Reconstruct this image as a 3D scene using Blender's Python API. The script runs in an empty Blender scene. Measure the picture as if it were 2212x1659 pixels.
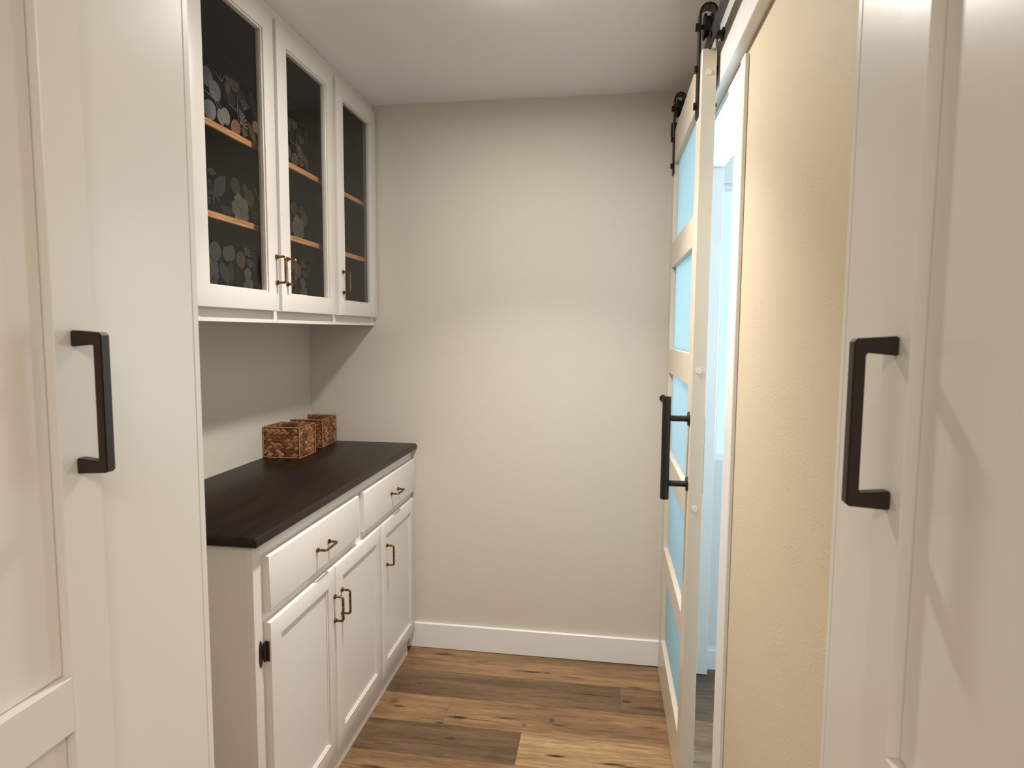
import bpy, bmesh, math, random
from mathutils import Vector, Matrix
random.seed(11)
SC = bpy.context.scene
COL = SC.collection

# ------------------------------------------------------------------ camera
F_PX = 1338.47
yw, pt, rl = math.radians(8.3898), math.radians(4.8792), math.radians(0.3881)
fw = Vector((-math.sin(yw)*math.cos(pt), math.cos(yw)*math.cos(pt), -math.sin(pt)))
rt = Vector((math.cos(yw), math.sin(yw), 0))
up = rt.cross(fw)
rt2 = math.cos(rl)*rt + math.sin(rl)*up
up2 = -math.sin(rl)*rt + math.cos(rl)*up
cd = bpy.data.cameras.new('camera'); cam = bpy.data.objects.new('camera', cd); COL.objects.link(cam)
cam.matrix_world = Matrix(((rt2.x, up2.x, -fw.x, 0), (rt2.y, up2.y, -fw.y, 0), (rt2.z, up2.z, -fw.z, 1.4016), (0, 0, 0, 1)))
cd.sensor_width = 36; cd.lens = F_PX*36/2212; cd.clip_start = 0.02
cd.dof.use_dof = True; cd.dof.focus_distance = 2.0; cd.dof.aperture_fstop = 11
SC.camera = cam

# ------------------------------------------------------------------ light and exposure
SC.view_settings.view_transform = 'Standard'; SC.view_settings.look = 'None'
SC.view_settings.exposure = 0.1; SC.view_settings.gamma = 1.0; SC.view_settings.use_curve_mapping = False
wd = bpy.data.worlds.new('world'); SC.world = wd; wd.use_nodes = True
wd.node_tree.nodes['Background'].inputs[0].default_value = (1.0, 0.93, 0.83, 1)
wd.node_tree.nodes['Background'].inputs[1].default_value = 0.82

def area(name, loc, rot, power, color, shape='DISK', sx=0.15, sy=None, spread=180):
    l = bpy.data.lights.new(name, 'AREA'); l.shape = shape; l.size = sx
    if sy: l.size_y = sy
    l.energy = power; l.color = color; l.spread = math.radians(spread)
    o = bpy.data.objects.new(name, l); o.location = loc; o.rotation_euler = rot; COL.objects.link(o)
    return o
LAMP = (-0.25, 1.67)
LAMP_C = (1.0, 0.955, 0.89)
area('pantry_lamp', (LAMP[0], LAMP[1], 2.296), (0, 0, 0), 11.3, LAMP_C, sx=0.13)
area('pantry_lamp_beam', (LAMP[0], LAMP[1], 2.295), (0, 0, 0), 10, LAMP_C, sx=0.13, spread=100)
area('kitchen_lamp', (0.75, -0.95, 2.3), (0, 0, 0), 35, (1.0, 0.915, 0.80), sx=1.1)
area('kitchen_lamp_left', (-0.75, -1.1, 2.3), (0, 0, 0), 22, (1.0, 0.90, 0.77), sx=0.4)
area('window_daylight_back', (0.95, 2.56, 1.43), (math.radians(90), 0, math.radians(180)), 26, (0.64, 0.83, 1.0), 'RECTANGLE', 0.9, 1.0)
area('side_room_fill', (2.15, 2.06, 1.45), (0, math.radians(90), 0), 9, (0.58, 0.82, 1.0), 'RECTANGLE', 1.2, 0.5)  # added cool fill for the frosted panes, from an unseen made-up window
area('side_room_fill_near', (1.22, 0.86, 1.45), (math.radians(-90), 0, math.radians(180)), 9, (0.64, 0.83, 1.0), 'RECTANGLE', 0.66, 1.2)  # added cool fill aimed at the far jamb and back wall, source unseen

# ------------------------------------------------------------------ materials
def srgb(r, g, b):
    f = lambda c: (c/255/12.92) if c/255 <= 0.04045 else ((c/255+0.055)/1.055)**2.4
    return (f(r), f(g), f(b), 1)
def mat(name, color, rough=0.5, metal=0.0, spec=0.5):
    m = bpy.data.materials.new(name); m.use_nodes = True
    b = m.node_tree.nodes['Principled BSDF']
    b.inputs['Base Color'].default_value = color; b.inputs['Roughness'].default_value = rough
    b.inputs['Metallic'].default_value = metal; b.inputs['Specular IOR Level'].default_value = spec
    return m
class NT:
    def __init__(s, m): s.t = m.node_tree; s.b = s.t.nodes['Principled BSDF']
    def n(s, typ, **kw):
        x = s.t.nodes.new(typ)
        for k, v in kw.items(): setattr(x, k, v)
        return x
    def l(s, a, b): s.t.links.new(a, b)
    def put(s, sock, v):
        if hasattr(v, 'is_linked') or isinstance(v, bpy.types.NodeSocket): s.l(v, sock)
        else: sock.default_value = v
    def math(s, op, a, b=None, clamp=False):
        x = s.n('ShaderNodeMath', operation=op, use_clamp=clamp); s.put(x.inputs[0], a)
        if b is not None: s.put(x.inputs[1], b)
        return x.outputs[0]
    def vmul(s, v, k):
        x = s.n('ShaderNodeVectorMath', operation='MULTIPLY'); s.l(v, x.inputs[0]); x.inputs[1].default_value = k; return x.outputs[0]
    def noise(s, v, scale, detail=2.0, rough=0.5):
        x = s.n('ShaderNodeTexNoise'); s.l(v, x.inputs['Vector']); x.inputs['Scale'].default_value = scale
        x.inputs['Detail'].default_value = detail; x.inputs['Roughness'].default_value = rough; return x.outputs[0]
    def ramp(s, v, pts):
        x = s.n('ShaderNodeValToRGB'); s.l(v, x.inputs[0]); e = x.color_ramp.elements
        while len(e) < len(pts): e.new(0.5)
        for i, (p, c) in enumerate(pts): e[i].position = p; e[i].color = c if len(c) == 4 else (*c, 1)
        return x.outputs[0]
    def mix(s, fac, a, b, typ='MIX'):
        x = s.n('ShaderNodeMix', data_type='RGBA', blend_type=typ); s.put(x.inputs[0], fac); s.put(x.inputs[6], a); s.put(x.inputs[7], b); return x.outputs[2]
    def bump(s, h, strength, dist):
        x = s.n('ShaderNodeBump'); s.l(h, x.inputs['Height']); x.inputs['Strength'].default_value = strength; x.inputs['Distance'].default_value = dist
        s.l(x.outputs[0], s.b.inputs['Normal']); return x
    def pos(s): return s.n('ShaderNodeNewGeometry').outputs['Position']

def wall_material(name, color, amount=1.0):
    m = mat(name, color, 0.62, spec=0.3); t = NT(m); p = t.pos()
    n1 = t.noise(p, 175, 1.0, 0.5); patch = t.noise(p, 9, 2)
    n2 = t.noise(p, 42, 1.5, 0.5)
    spots = t.ramp(n1, [(0.62, (0, 0, 0)), (0.70, (1, 1, 1))])
    pm = t.ramp(patch, [(0.40, (0.05,)*3), (0.62, (1, 1, 1))])
    h = t.math('MULTIPLY', spots, pm)
    h = t.math('ADD', h, t.math('MULTIPLY', n2, 0.22))
    t.bump(h, 0.36*amount, 0.0018)
    v = t.noise(p, 1.7, 3); c = t.mix(t.math('MULTIPLY', v, 0.10), color, tuple(x*0.86 for x in color[:3])+(1,)); t.l(c, t.b.inputs['Base Color'])
    return m
def paint_material(name, color, rough, grain=0.08):
    m = mat(name, color, rough, spec=0.5); t = NT(m); p = t.pos()
    n = t.noise(p, 260, 2); t.bump(n, grain, 0.0003)
    return m
GREIGE = (0.63, 0.58, 0.505, 1)
M = {}
M['wall'] = wall_material('greige_wall', GREIGE)
M['wall_right'] = wall_material('warm_wall', (0.65, 0.54, 0.39, 1), 1.25)
M['side_wall'] = wall_material('side_room_wall', (0.72, 0.73, 0.73, 1))
M['ceiling'] = wall_material('ceiling_paint', (0.86, 0.835, 0.82, 1), 0.6)
M['white'] = paint_material('satin_white', (0.69, 0.65, 0.61, 1), 0.34)
M['door_white'] = paint_material('door_white', (0.76, 0.72, 0.66, 1), 0.30, 0.04)
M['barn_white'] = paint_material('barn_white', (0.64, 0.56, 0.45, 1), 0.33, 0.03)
M['trim'] = paint_material('trim_white', (0.80, 0.785, 0.76, 1), 0.35, 0.03)
M['black'] = mat('black_metal', srgb(22, 20, 19), 0.38, 0.0, 0.4)
M['bronze'] = mat('dark_bronze', srgb(50, 40, 34), 0.42, 0.35, 0.45)
M['cap'] = mat('plastic_cap', (0.74, 0.67, 0.56, 1), 0.4)
M['dark_gap'] = mat('dark_gap', srgb(40, 34, 28), 0.8)
def brass():
    m = mat('antique_brass', srgb(128, 92, 52), 0.32, 0.9); t = NT(m); p = t.pos()
    n = t.noise(p, 160, 3); t.l(t.ramp(n, [(0.35, srgb(66, 50, 34)), (0.62, srgb(134, 102, 66))]), t.b.inputs['Base Color']); return m
M['brass'] = brass()
def dark_top():
    m = mat('dark_stained_oak', srgb(40, 27, 22), 0.30, spec=0.28); t = NT(m); p = t.pos()
    v = t.vmul(p, (34, 2.2, 34)); n = t.noise(v, 1.0, 6, 0.6); g = t.noise(t.vmul(p, (190, 7, 190)), 1.0, 3)
    c = t.ramp(n, [(0.34, srgb(19, 12, 10)), (0.66, srgb(34, 23, 18))]); t.l(c, t.b.inputs['Base Color'])
    gr = t.ramp(g, [(0.36, (0, 0, 0)), (0.47, (1, 1, 1))]); t.bump(gr, 0.18, 0.0008); return m
M['top'] = dark_top()
def dark_inside():
    m = mat('dark_interior', srgb(28, 21, 18), 0.5, spec=0.15); t = NT(m); p = t.pos()
    n = t.noise(t.vmul(p, (40, 6, 40)), 1.0, 4); t.l(t.ramp(n, [(0.3, srgb(20, 15, 12)), (0.7, srgb(36, 27, 22))]), t.b.inputs['Base Color']); return m
M['inside'] = dark_inside()
def oak():
    m = mat('oak_edge', srgb(190, 132, 84), 0.45); t = NT(m); p = t.pos()
    n = t.noise(t.vmul(p, (120, 9, 260)), 1.0, 4); t.l(t.ramp(n, [(0.34, srgb(150, 96, 58)), (0.6, srgb(208, 148, 98))]), t.b.inputs['Base Color']); return m
M['oak'] = oak()
M['paper'] = mat('wallpaper_ground', srgb(28, 22, 22), 0.7, spec=0.2)
def attr_mat(name, rough):
    m = mat(name, (1, 1, 1, 1), rough, spec=0.25); t = NT(m)
    a = t.n('ShaderNodeVertexColor', layer_name='tint'); t.l(a.outputs[0], t.b.inputs['Base Color']); return m
M['print'] = attr_mat('wallpaper_print', 0.7)
def weave():
    m = attr_mat('water_hyacinth', 0.55); t = NT(m); p = t.pos(); a = t.t.nodes['Color Attribute'] if 'Color Attribute' in t.t.nodes else [n for n in t.t.nodes if n.bl_idname == 'ShaderNodeVertexColor'][0]
    n = t.noise(p, 260, 3); c = t.mix(t.math('MULTIPLY', n, 0.45), a.outputs[0], srgb(90, 56, 36)); t.l(c, t.b.inputs['Base Color'])
    t.bump(n, 0.35, 0.001); return m
M['weave'] = weave()
M['wire_dark'] = mat('basket_core', srgb(66, 40, 26), 0.8)
M['wire'] = mat('basket_cord', srgb(150, 108, 70), 0.6)
def clear_glass():
    m = bpy.data.materials.new('clear_glass'); m.use_nodes = True; nt = m.node_tree; nt.nodes.clear()
    o = nt.nodes.new('ShaderNodeOutputMaterial'); mx = nt.nodes.new('ShaderNodeMixShader'); tr = nt.nodes.new('ShaderNodeBsdfTransparent'); gl = nt.nodes.new('ShaderNodeBsdfGlossy')
    lw = nt.nodes.new('ShaderNodeLayerWeight'); lw.inputs[0].default_value = 0.5
    pw = nt.nodes.new('ShaderNodeMath'); pw.operation = 'POWER'; pw.inputs[1].default_value = 5.0
    ml = nt.nodes.new('ShaderNodeMath'); ml.operation = 'MULTIPLY_ADD'; ml.inputs[1].default_value = 0.55; ml.inputs[2].default_value = 0.025
    tr.inputs[0].default_value = (0.96, 0.965, 0.96, 1); gl.inputs['Roughness'].default_value = 0.02
    nt.links.new(lw.outputs['Facing'], pw.inputs[0]); nt.links.new(pw.outputs[0], ml.inputs[0]); nt.links.new(ml.outputs[0], mx.inputs[0])
    nt.links.new(tr.outputs[0], mx.inputs[1]); nt.links.new(gl.outputs[0], mx.inputs[2]); nt.links.new(mx.outputs[0], o.inputs[0]); return m
M['glass'] = clear_glass()
def frosted():
    m = bpy.data.materials.new('frosted_glass'); m.use_nodes = True; nt = m.node_tree; nt.nodes.clear()
    o = nt.nodes.new('ShaderNodeOutputMaterial'); mx = nt.nodes.new('ShaderNodeMixShader'); a = nt.nodes.new('ShaderNodeBsdfTranslucent'); gl = nt.nodes.new('ShaderNodeBsdfGlossy')
    df = nt.nodes.new('ShaderNodeBsdfDiffuse'); m2 = nt.nodes.new('ShaderNodeMixShader')
    a.inputs[0].default_value = (0.58, 0.665, 0.67, 1); df.inputs[0].default_value = (0.50, 0.57, 0.57, 1); gl.inputs['Roughness'].default_value = 0.35
    m2.inputs[0].default_value = 0.22; nt.links.new(a.outputs[0], m2.inputs[1]); nt.links.new(df.outputs[0], m2.inputs[2])
    mx.inputs[0].default_value = 0.05; nt.links.new(m2.outputs[0], mx.inputs[1]); nt.links.new(gl.outputs[0], mx.inputs[2]); nt.links.new(mx.outputs[0], o.inputs[0]); return m
M['frost'] = frosted()
def emit(name, color, s):
    m = bpy.data.materials.new(name); m.use_nodes = True; b = m.node_tree.nodes['Principled BSDF']
    b.inputs['Base Color'].default_value = (0.02, 0.02, 0.02, 1); b.inputs['Emission Color'].default_value = color; b.inputs['Emission Strength'].default_value = s; return m
M['sky_pane'] = emit('daylit_window', (0.62, 0.89, 1.0, 1), 0.98)
M['lens'] = emit('lamp_lens', (1.0, 0.93, 0.84, 1), 22.0)
# knots measured on the floor: (x, y, half length, half width, depth)
KNOTS = [(-0.66, 2.515, .055, .012, 1), (-0.50, 2.478, .05, .012, .5), (-0.27, 2.435, .07, .010, .8), (-0.205, 2.437, .02, .008, .8), (-0.09, 2.42, .06, .006, .6),
         (0.155, 2.385, .05, .010, .7), (-0.70, 2.285, .02, .007, .7), (-0.655, 2.218, .025, .005, .8), (-0.02, 2.31, .13, .004, .8), (0.11, 2.285, .022, .010, 1), (0.18, 2.255, .08, .008, .5),
         (-0.76, 2.155, .022, .018, .6), (-0.735, 2.125, .03, .007, .9), (-0.50, 2.092, .045, .012, 1.1), (-0.33, 2.115, .055, .008, .8), (-0.41, 2.09, .08, .004, .6), (-0.255, 2.085, .012, .014, .7),
         (-0.16, 2.128, .012, .014, .7), (-0.13, 2.104, .03, .007, .9), (0.19, 2.14, .045, .009, .5), (0.02, 2.095, .09, .004, .6), (-0.555, 2.052, .02, .006, 1), (-0.50, 1.975, .02, .010, .6),
         (-0.13, 1.942, .035, .009, 1.1), (0.05, 1.93, .05, .006, 1), (0.165, 1.918, .032, .022, 1), (0.13, 1.925, .09, .006, .7), (-0.70, 1.80, .06, .010, .9)]
def plank_material():
    m = mat('vinyl_oak', (0.3, 0.2, 0.1, 1), 0.34, spec=0.45); t = NT(m); p = t.pos()
    oi = t.n('ShaderNodeObjectInfo'); off = t.n('ShaderNodeCombineXYZ'); t.l(t.math('MULTIPLY', oi.outputs['Random'], 40.0), off.inputs[2])
    ad = t.n('ShaderNodeVectorMath', operation='ADD'); t.l(p, ad.inputs[0]); t.l(off.outputs[0], ad.inputs[1]); q = ad.outputs[0]
    wob = t.noise(t.vmul(q, (3.0, 9, 1)), 1.0, 3)
    g1 = t.noise(t.vmul(q, (3.2, 34, 1)), 1.0, 8, 0.68); g2 = t.noise(t.vmul(q, (16, 230, 1)), 1.0, 5, 0.65); g3 = t.noise(t.vmul(q, (1.2, 6.5, 1)), 1.0, 2)
    v1 = t.ramp(g1, [(0.30, (0.52,)*3), (0.66, (1.22,)*3)]); v2 = t.ramp(g2, [(0.32, (0.60,)*3), (0.60, (1.14,)*3)]); v3 = t.ramp(g3, [(0.32, (0.74,)*3), (0.66, (1.2,)*3)])
    c = t.mix(1.0, oi.outputs['Color'], v1, 'MULTIPLY'); c = t.mix(0.85, c, v2, 'MULTIPLY'); c = t.mix(0.9, c, v3, 'MULTIPLY')
    sx = t.n('ShaderNodeSeparateXYZ'); t.l(p, sx.inputs[0]); nz = t.noise(t.vmul(p, (14, 55, 1)), 1.0, 4)
    dn = t.math('MULTIPLY', t.math('SUBTRACT', nz, 0.5), 1.7)
    tot = None
    for x, y, a, b, d in KNOTS:
        dx = t.math('MULTIPLY', t.math('SUBTRACT', sx.outputs[0], x), 1/a); dy = t.math('MULTIPLY', t.math('SUBTRACT', sx.outputs[1], y), 1/b)
        r2 = t.math('ADD', t.math('MULTIPLY', dx, dx), t.math('MULTIPLY', dy, dy)); r = t.math('ADD', t.math('POWER', r2, 0.5), dn)
        k = t.math('MULTIPLY', t.math('SUBTRACT', 1.0, t.math('MULTIPLY', r, 0.85), clamp=True), d)
        tot = k if tot is None else t.math('MAXIMUM', tot, k)
    halo = None
    kf = t.math('MULTIPLY', tot, 1.25, clamp=True)
    c = t.mix(kf, c, srgb(38, 25, 17)); t.l(c, t.b.inputs['Base Color'])
    t.bump(g2, 0.12, 0.0006)
    return m
M['plank'] = plank_material()
M['sub'] = mat('subfloor', srgb(70, 52, 36), 0.7)

# ------------------------------------------------------------------ mesh helpers
class MB:
    def __init__(s): s.bm = bmesh.new(); s.tint = []
    def box(s, x0, x1, y0, y1, z0, z1, bev=0.0, seg=1, tf=None):
        b = bmesh.new(); bmesh.ops.create_cube(b, size=1)
        for v in b.verts: v.co = Vector(((x0+x1)/2+v.co.x*(x1-x0), (y0+y1)/2+v.co.y*(y1-y0), (z0+z1)/2+v.co.z*(z1-z0)))
        if bev: bmesh.ops.bevel(b, geom=b.edges[:], offset=min(bev, 0.45*min(abs(x1-x0), abs(y1-y0), abs(z1-z0))), segments=seg, affect='EDGES', profile=0.5, clamp_overlap=True)
        s.merge(b, tf); return s
    def merge(s, b, tf=None):
        if tf:
            for v in b.verts: v.co = tf(v.co)
        me = bpy.data.meshes.new('t'); b.to_mesh(me); b.free(); s.bm.from_mesh(me); bpy.data.meshes.remove(me)
    def cyl(s, p, axis, r, h, n=20, r2=None, bev=0.0):
        b = bmesh.new(); bmesh.ops.create_cone(b, cap_ends=True, segments=n, radius1=r, radius2=r if r2 is None else r2, depth=h)
        if bev: bmesh.ops.bevel(b, geom=[e for e in b.edges if len(e.link_faces) == 2 and any(len(f.verts) > 4 for f in e.link_faces)], offset=bev, segments=2, affect='EDGES')
        rot = Vector((0, 0, 1)).rotation_difference(Vector(axis)).to_matrix()
        for v in b.verts: v.co = rot @ v.co + Vector(p)
        s.merge(b); return s
    def tube(s, pts, r, n=10, closed=False):
        pts = [Vector(q) for q in pts]; b = bmesh.new(); rings = []
        ref = None
        for i, q in enumerate(pts):
            if closed: d = pts[(i+1) % len(pts)]-pts[i-1]
            else: d = pts[min(i+1, len(pts)-1)]-pts[max(i-1, 0)]
            d.normalize()
            if ref is None: ref = d.orthogonal().normalized()
            ref = (ref-d*ref.dot(d)).normalized(); bi = d.cross(ref)
            rings.append([b.verts.new(q+r*(math.cos(6.2832*k/n)*ref+math.sin(6.2832*k/n)*bi)) for k in range(n)])
        m = len(rings)
        for i in range(m if closed else m-1):
            A, B = rings[i], rings[(i+1) % m]
            for k in range(n): b.faces.new((A[k], A[(k+1) % n], B[(k+1) % n], B[k]))
        if not closed: b.faces.new(rings[0][::-1]); b.faces.new(rings[-1])
        s.merge(b); return s
    def prism(s, prof, axis, a, c):
        """prof: 2D points in the two other axes (cyclic order), extruded along axis from a to c"""
        i = 'XYZ'.index(axis); o = [k for k in range(3) if k != i]; b = bmesh.new(); A = []; B = []
        for (u, v) in prof:
            p = [0, 0, 0]; p[o[0]] = u; p[o[1]] = v
            p[i] = a; A.append(b.verts.new(p)); p[i] = c; B.append(b.verts.new(p))
        n = len(prof)
        b.faces.new(A); b.faces.new(B[::-1])
        for k in range(n): b.faces.new((A[k], B[k], B[(k+1) % n], A[(k+1) % n]))
        bmesh.ops.recalc_face_normals(b, faces=b.faces[:]); s.merge(b); return s
    def build(s, name, m, parent=None, **tags):
        me = bpy.data.meshes.new(name); s.bm.normal_update(); s.bm.to_mesh(me); s.bm.free()
        return link(name, me, m, parent, **tags)
WORLD = {}
def link(name, me, m, parent=None, loc=None, **tags):
    vs = [v.co for v in me.vertices]
    lo = Vector([min(v[i] for v in vs) for i in range(3)]); hi = Vector([max(v[i] for v in vs) for i in range(3)])
    c = Vector(((lo.x+hi.x)/2, (lo.y+hi.y)/2, lo.z if parent is None else (lo.z+hi.z)/2))
    me.transform(Matrix.Translation(-c))
    for p in me.polygons: p.use_smooth = True
    me.set_sharp_from_angle(angle=math.radians(35))
    if not me.materials: me.materials.append(m)
    o = bpy.data.objects.new(name, me); COL.objects.link(o)
    WORLD[o.name] = c
    o.location = c-(WORLD[parent.name] if parent else Vector())
    if parent: o.parent = parent
    for k, v in tags.items(): o[k] = v
    return o
def thing(name, loc, label, cat, group=None, kind=None):
    o = bpy.data.objects.new(name, None); COL.objects.link(o); o.location = loc; o.empty_display_size = 0.05
    WORLD[o.name] = Vector(loc); o['label'] = label; o['category'] = cat
    if group: o['group'] = group
    if kind: o['kind'] = kind
    return o
def B(name, m, parent, *boxes, bev=0.0, **tags):
    mb = MB()
    for bx in boxes: mb.box(*bx[:6], bev=bx[6] if len(bx) > 6 else bev)
    return mb.build(name, M[m], parent, **tags)
S = dict(kind='structure')

# ------------------------------------------------------------------ room shell
XL, YB, ZH, XW = -1.279, 2.570, 2.339, 0.320
XW2 = 0.443                     # far face of the right wall
PY = 0.795                      # far end of the passage through the cabinets
sub = B('floor', 'sub', None, (-2.2, 2.3, -3.0, 2.72, -0.06, -0.006), label='brown oak-look plank floor of the pantry and side room', **S)
B('ceiling', 'ceiling', None, (-2.2, 2.3, -3.0, 2.72, ZH, ZH+0.06), label='pale lightly textured pantry ceiling', **S)
B('wall_back', 'wall', None, (XL-0.12, XW2, YB, YB+0.12, -0.006, ZH), label='greige textured back wall of the pantry', **S)
B('wall_left', 'wall', None, (XL-0.12, XL, PY, YB, -0.006, ZH), label='greige left wall between the counter and wall cabinet', **S)
JN, JF, JT = 1.648, 2.521, 2.032   # doorway: near jamb, far jamb, head
B('wall_right', 'wall_right', None, (XW, XW2, PY, JN-0.0505, -0.006, ZH), (XW, XW2, JN-0.0505, JF+0.015, JT+0.0185, ZH), (XW, XW2, JF+0.015, YB, -0.006, ZH),
  label='warm tan textured right wall around the sliding door opening', **S)
B('wall_front', 'wall', None, (-2.2, -0.578, 0.17, PY, -0.006, ZH), (0.321, 1.2, 0.17, PY, -0.006, ZH), (-0.578, 0.321, 0.17, PY, 2.10, ZH), label='wall around the passage the camera looks through', **S)
B('wall_kitchen', 'wall', None, (-2.2, -2.1, -3.0, 0.17, -0.006, ZH), (2.2, 2.3, -3.0, 0.17, -0.006, ZH), label='side walls of the kitchen behind the camera', **S)
# side room seen through the doorway
B('wall_side_room', 'side_wall', None, (XW2, 0.452, 2.582, 2.70, -0.006, ZH), (0.452, 1.45, 2.582, 2.70, -0.006, 0.882), (0.452, 1.45, 2.582, 2.70, 1.985, ZH), (1.45, 2.3, 2.582, 2.70, -0.006, ZH),
  (2.2, 2.3, PY, 2.582, -0.006, ZH), (1.2, 2.3, PY-0.1, PY, -0.006, ZH), label='cool lit wall of the side room beyond the doorway', **S)
w = B('window_1', 'trim', None, (0.452, 0.462, 2.60, 2.69, 0.882, 1.985), (1.44, 1.45, 2.60, 2.69, 0.882, 1.985), (0.462, 1.44, 2.60, 2.69, 0.882, 0.90), (0.462, 1.44, 2.60, 2.69, 1.967, 1.985), (0.94, 0.96, 2.62, 2.68, 0.90, 1.967),
  label='bright window of the side room', **S)
B('window_pane', 'sky_pane', w, (0.462, 0.94, 2.65, 2.655, 0.90, 1.967)); B('window_pane', 'sky_pane', w, (0.96, 1.44, 2.65, 2.655, 0.90, 1.967))
w = B('fill_window_right', 'trim', None, (2.18, 2.1995, 1.76, 1.80, 0.80, 2.10), (2.18, 2.1995, 2.32, 2.36, 0.80, 2.10), (2.18, 2.1995, 1.80, 2.32, 0.80, 0.84), (2.18, 2.1995, 1.80, 2.32, 2.06, 2.10), label='added unseen window that goes with the side room fill light', **S)  # unseen frame added to go with the fill light on this side
B('window_pane', 'sky_pane', w, (2.19, 2.1995, 1.80, 2.32, 0.84, 2.06))  # glowing pane of the added frame, solid wall behind it
w = B('fill_window_near', 'trim', None, (0.85, 0.89, PY+0.001, PY+0.02, 0.80, 2.10), (1.55, 1.59, PY+0.001, PY+0.02, 0.80, 2.10), (0.89, 1.55, PY+0.001, PY+0.02, 0.80, 0.84), (0.89, 1.55, PY+0.001, PY+0.02, 2.06, 2.10), label='added unseen window on solid wall for the near fill light', **S)  # unseen frame added over solid wall to match the near fill
B('window_pane', 'sky_pane', w, (0.89, 1.55, PY+0.001, PY+0.01, 0.84, 2.06))  # added glow, no opening behind this pane
# floor planks: rows run left to right
rows = []
y1 = YB+0.012
ROW_EDGES = [2.582, 2.546, 2.378, 2.2115, 2.0445, 1.877, 1.7095, 1.542, 1.3745, 1.207, 1.0395, 0.872, 0.7045]
JOINTS = [[-0.067, 1.15], [-1.05, 0.35, 1.5], [0.088, 1.3], [-0.547, 0.67], [-0.26, 0.95], [-0.9, 0.3, 1.5], [-0.1, 1.1], [-0.7, 0.5, 1.7], [-1.0, 0.2, 1.4], [-0.4, 0.8], [-0.85, 0.35, 1.5], [-0.2, 1.0]]
TONE = {'m': srgb(140, 108, 75), 'd': srgb(108, 83, 60), 'l': srgb(154, 124, 89), 'x': srgb(122, 95, 69)}
TONES = ['mdm', 'mmdm', 'dxm', 'mmd', 'dlm', 'lmdm', 'mdl', 'dmlm', 'mxdl', 'lmd', 'dmlx', 'mld']
for r in range(len(ROW_EDGES)-1):
    ya, yb = ROW_EDGES[r+1], ROW_EDGES[r]
    xs = [XL-0.01]+JOINTS[r]+[2.2]
    for k in range(len(xs)-1):
        a, b = xs[k], xs[k+1]
        g = 0.0003
        mb = MB(); mb.box(a+g, b-g, ya+g, yb-g, -0.006, 0.0)
        for e in []: pass
        # eased top edge: a slightly wider foot under the face
        o = mb.build('plank', M['plank'], sub)
        o.color = TONE[TONES[r][k % len(TONES[r])]]
B('baseboard_back', 'trim', None, (-0.822, XW-0.001, YB-0.015, YB, 0.0015, 0.112, 0.002), label='white baseboard along the greige back wall', **S)
B('baseboard_side_room', 'trim', None, (XW2, 2.2, 2.567, 2.582, 0.0, 0.085, 0.002), label='baseboard of the side room wall', **S)

# door opening lining and header
B('trim_1', 'trim', None, (0.292, XW, 0.86, YB-0.002, 2.062, 2.262, 0.0015), label='white header board that carries the barn door rail', **S)
tr = B('trim_2', 'trim', None, (XW-0.010, XW2, JN-0.050, JN, 0, JT, 0.006), (XW-0.004, XW2, JF, JF+0.015, 0.004, JT), (XW-0.004, XW2, JN-0.05, JF+0.015, JT, JT+0.018), bev=0.001, label='white lining of the doorway behind the barn door', **S)
B('trim_3', 'trim', None, (XW-0.011, XW, 1.550, 1.596, 0, 2.045, 0.002), label='narrow white casing beside the doorway opening', **S)

# ------------------------------------------------------------------ white passage panels
for nm, x0, x1, lab in (('cabinet_side_panel', -0.577, -0.560, 'tall smooth white side panel behind the left pantry door'), ('cabinet_side_panel', 0.2825, 0.319, 'tall smooth white side panel behind the right pantry door')):
    t = thing(nm, ((x0+x1)/2, 0.48, 0), lab, 'panel', 'white passage side panels')
    B('panel_board', 'door_white', t, (x0, x1, 0.172, PY-0.0125, 0.002, 2.098))
    d = 0.0006 if x0 < 0 else -0.0006
    B('edge_strip', 'door_white', t, (x0, x1+(0.0006 if x0 < 0 else 0), PY-0.0115, PY, 0.002, 2.098, 0.0008) if x0 < 0 else (x0-0.0006, x1, PY-0.0115, PY, 0.002, 2.098, 0.0008))

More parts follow.
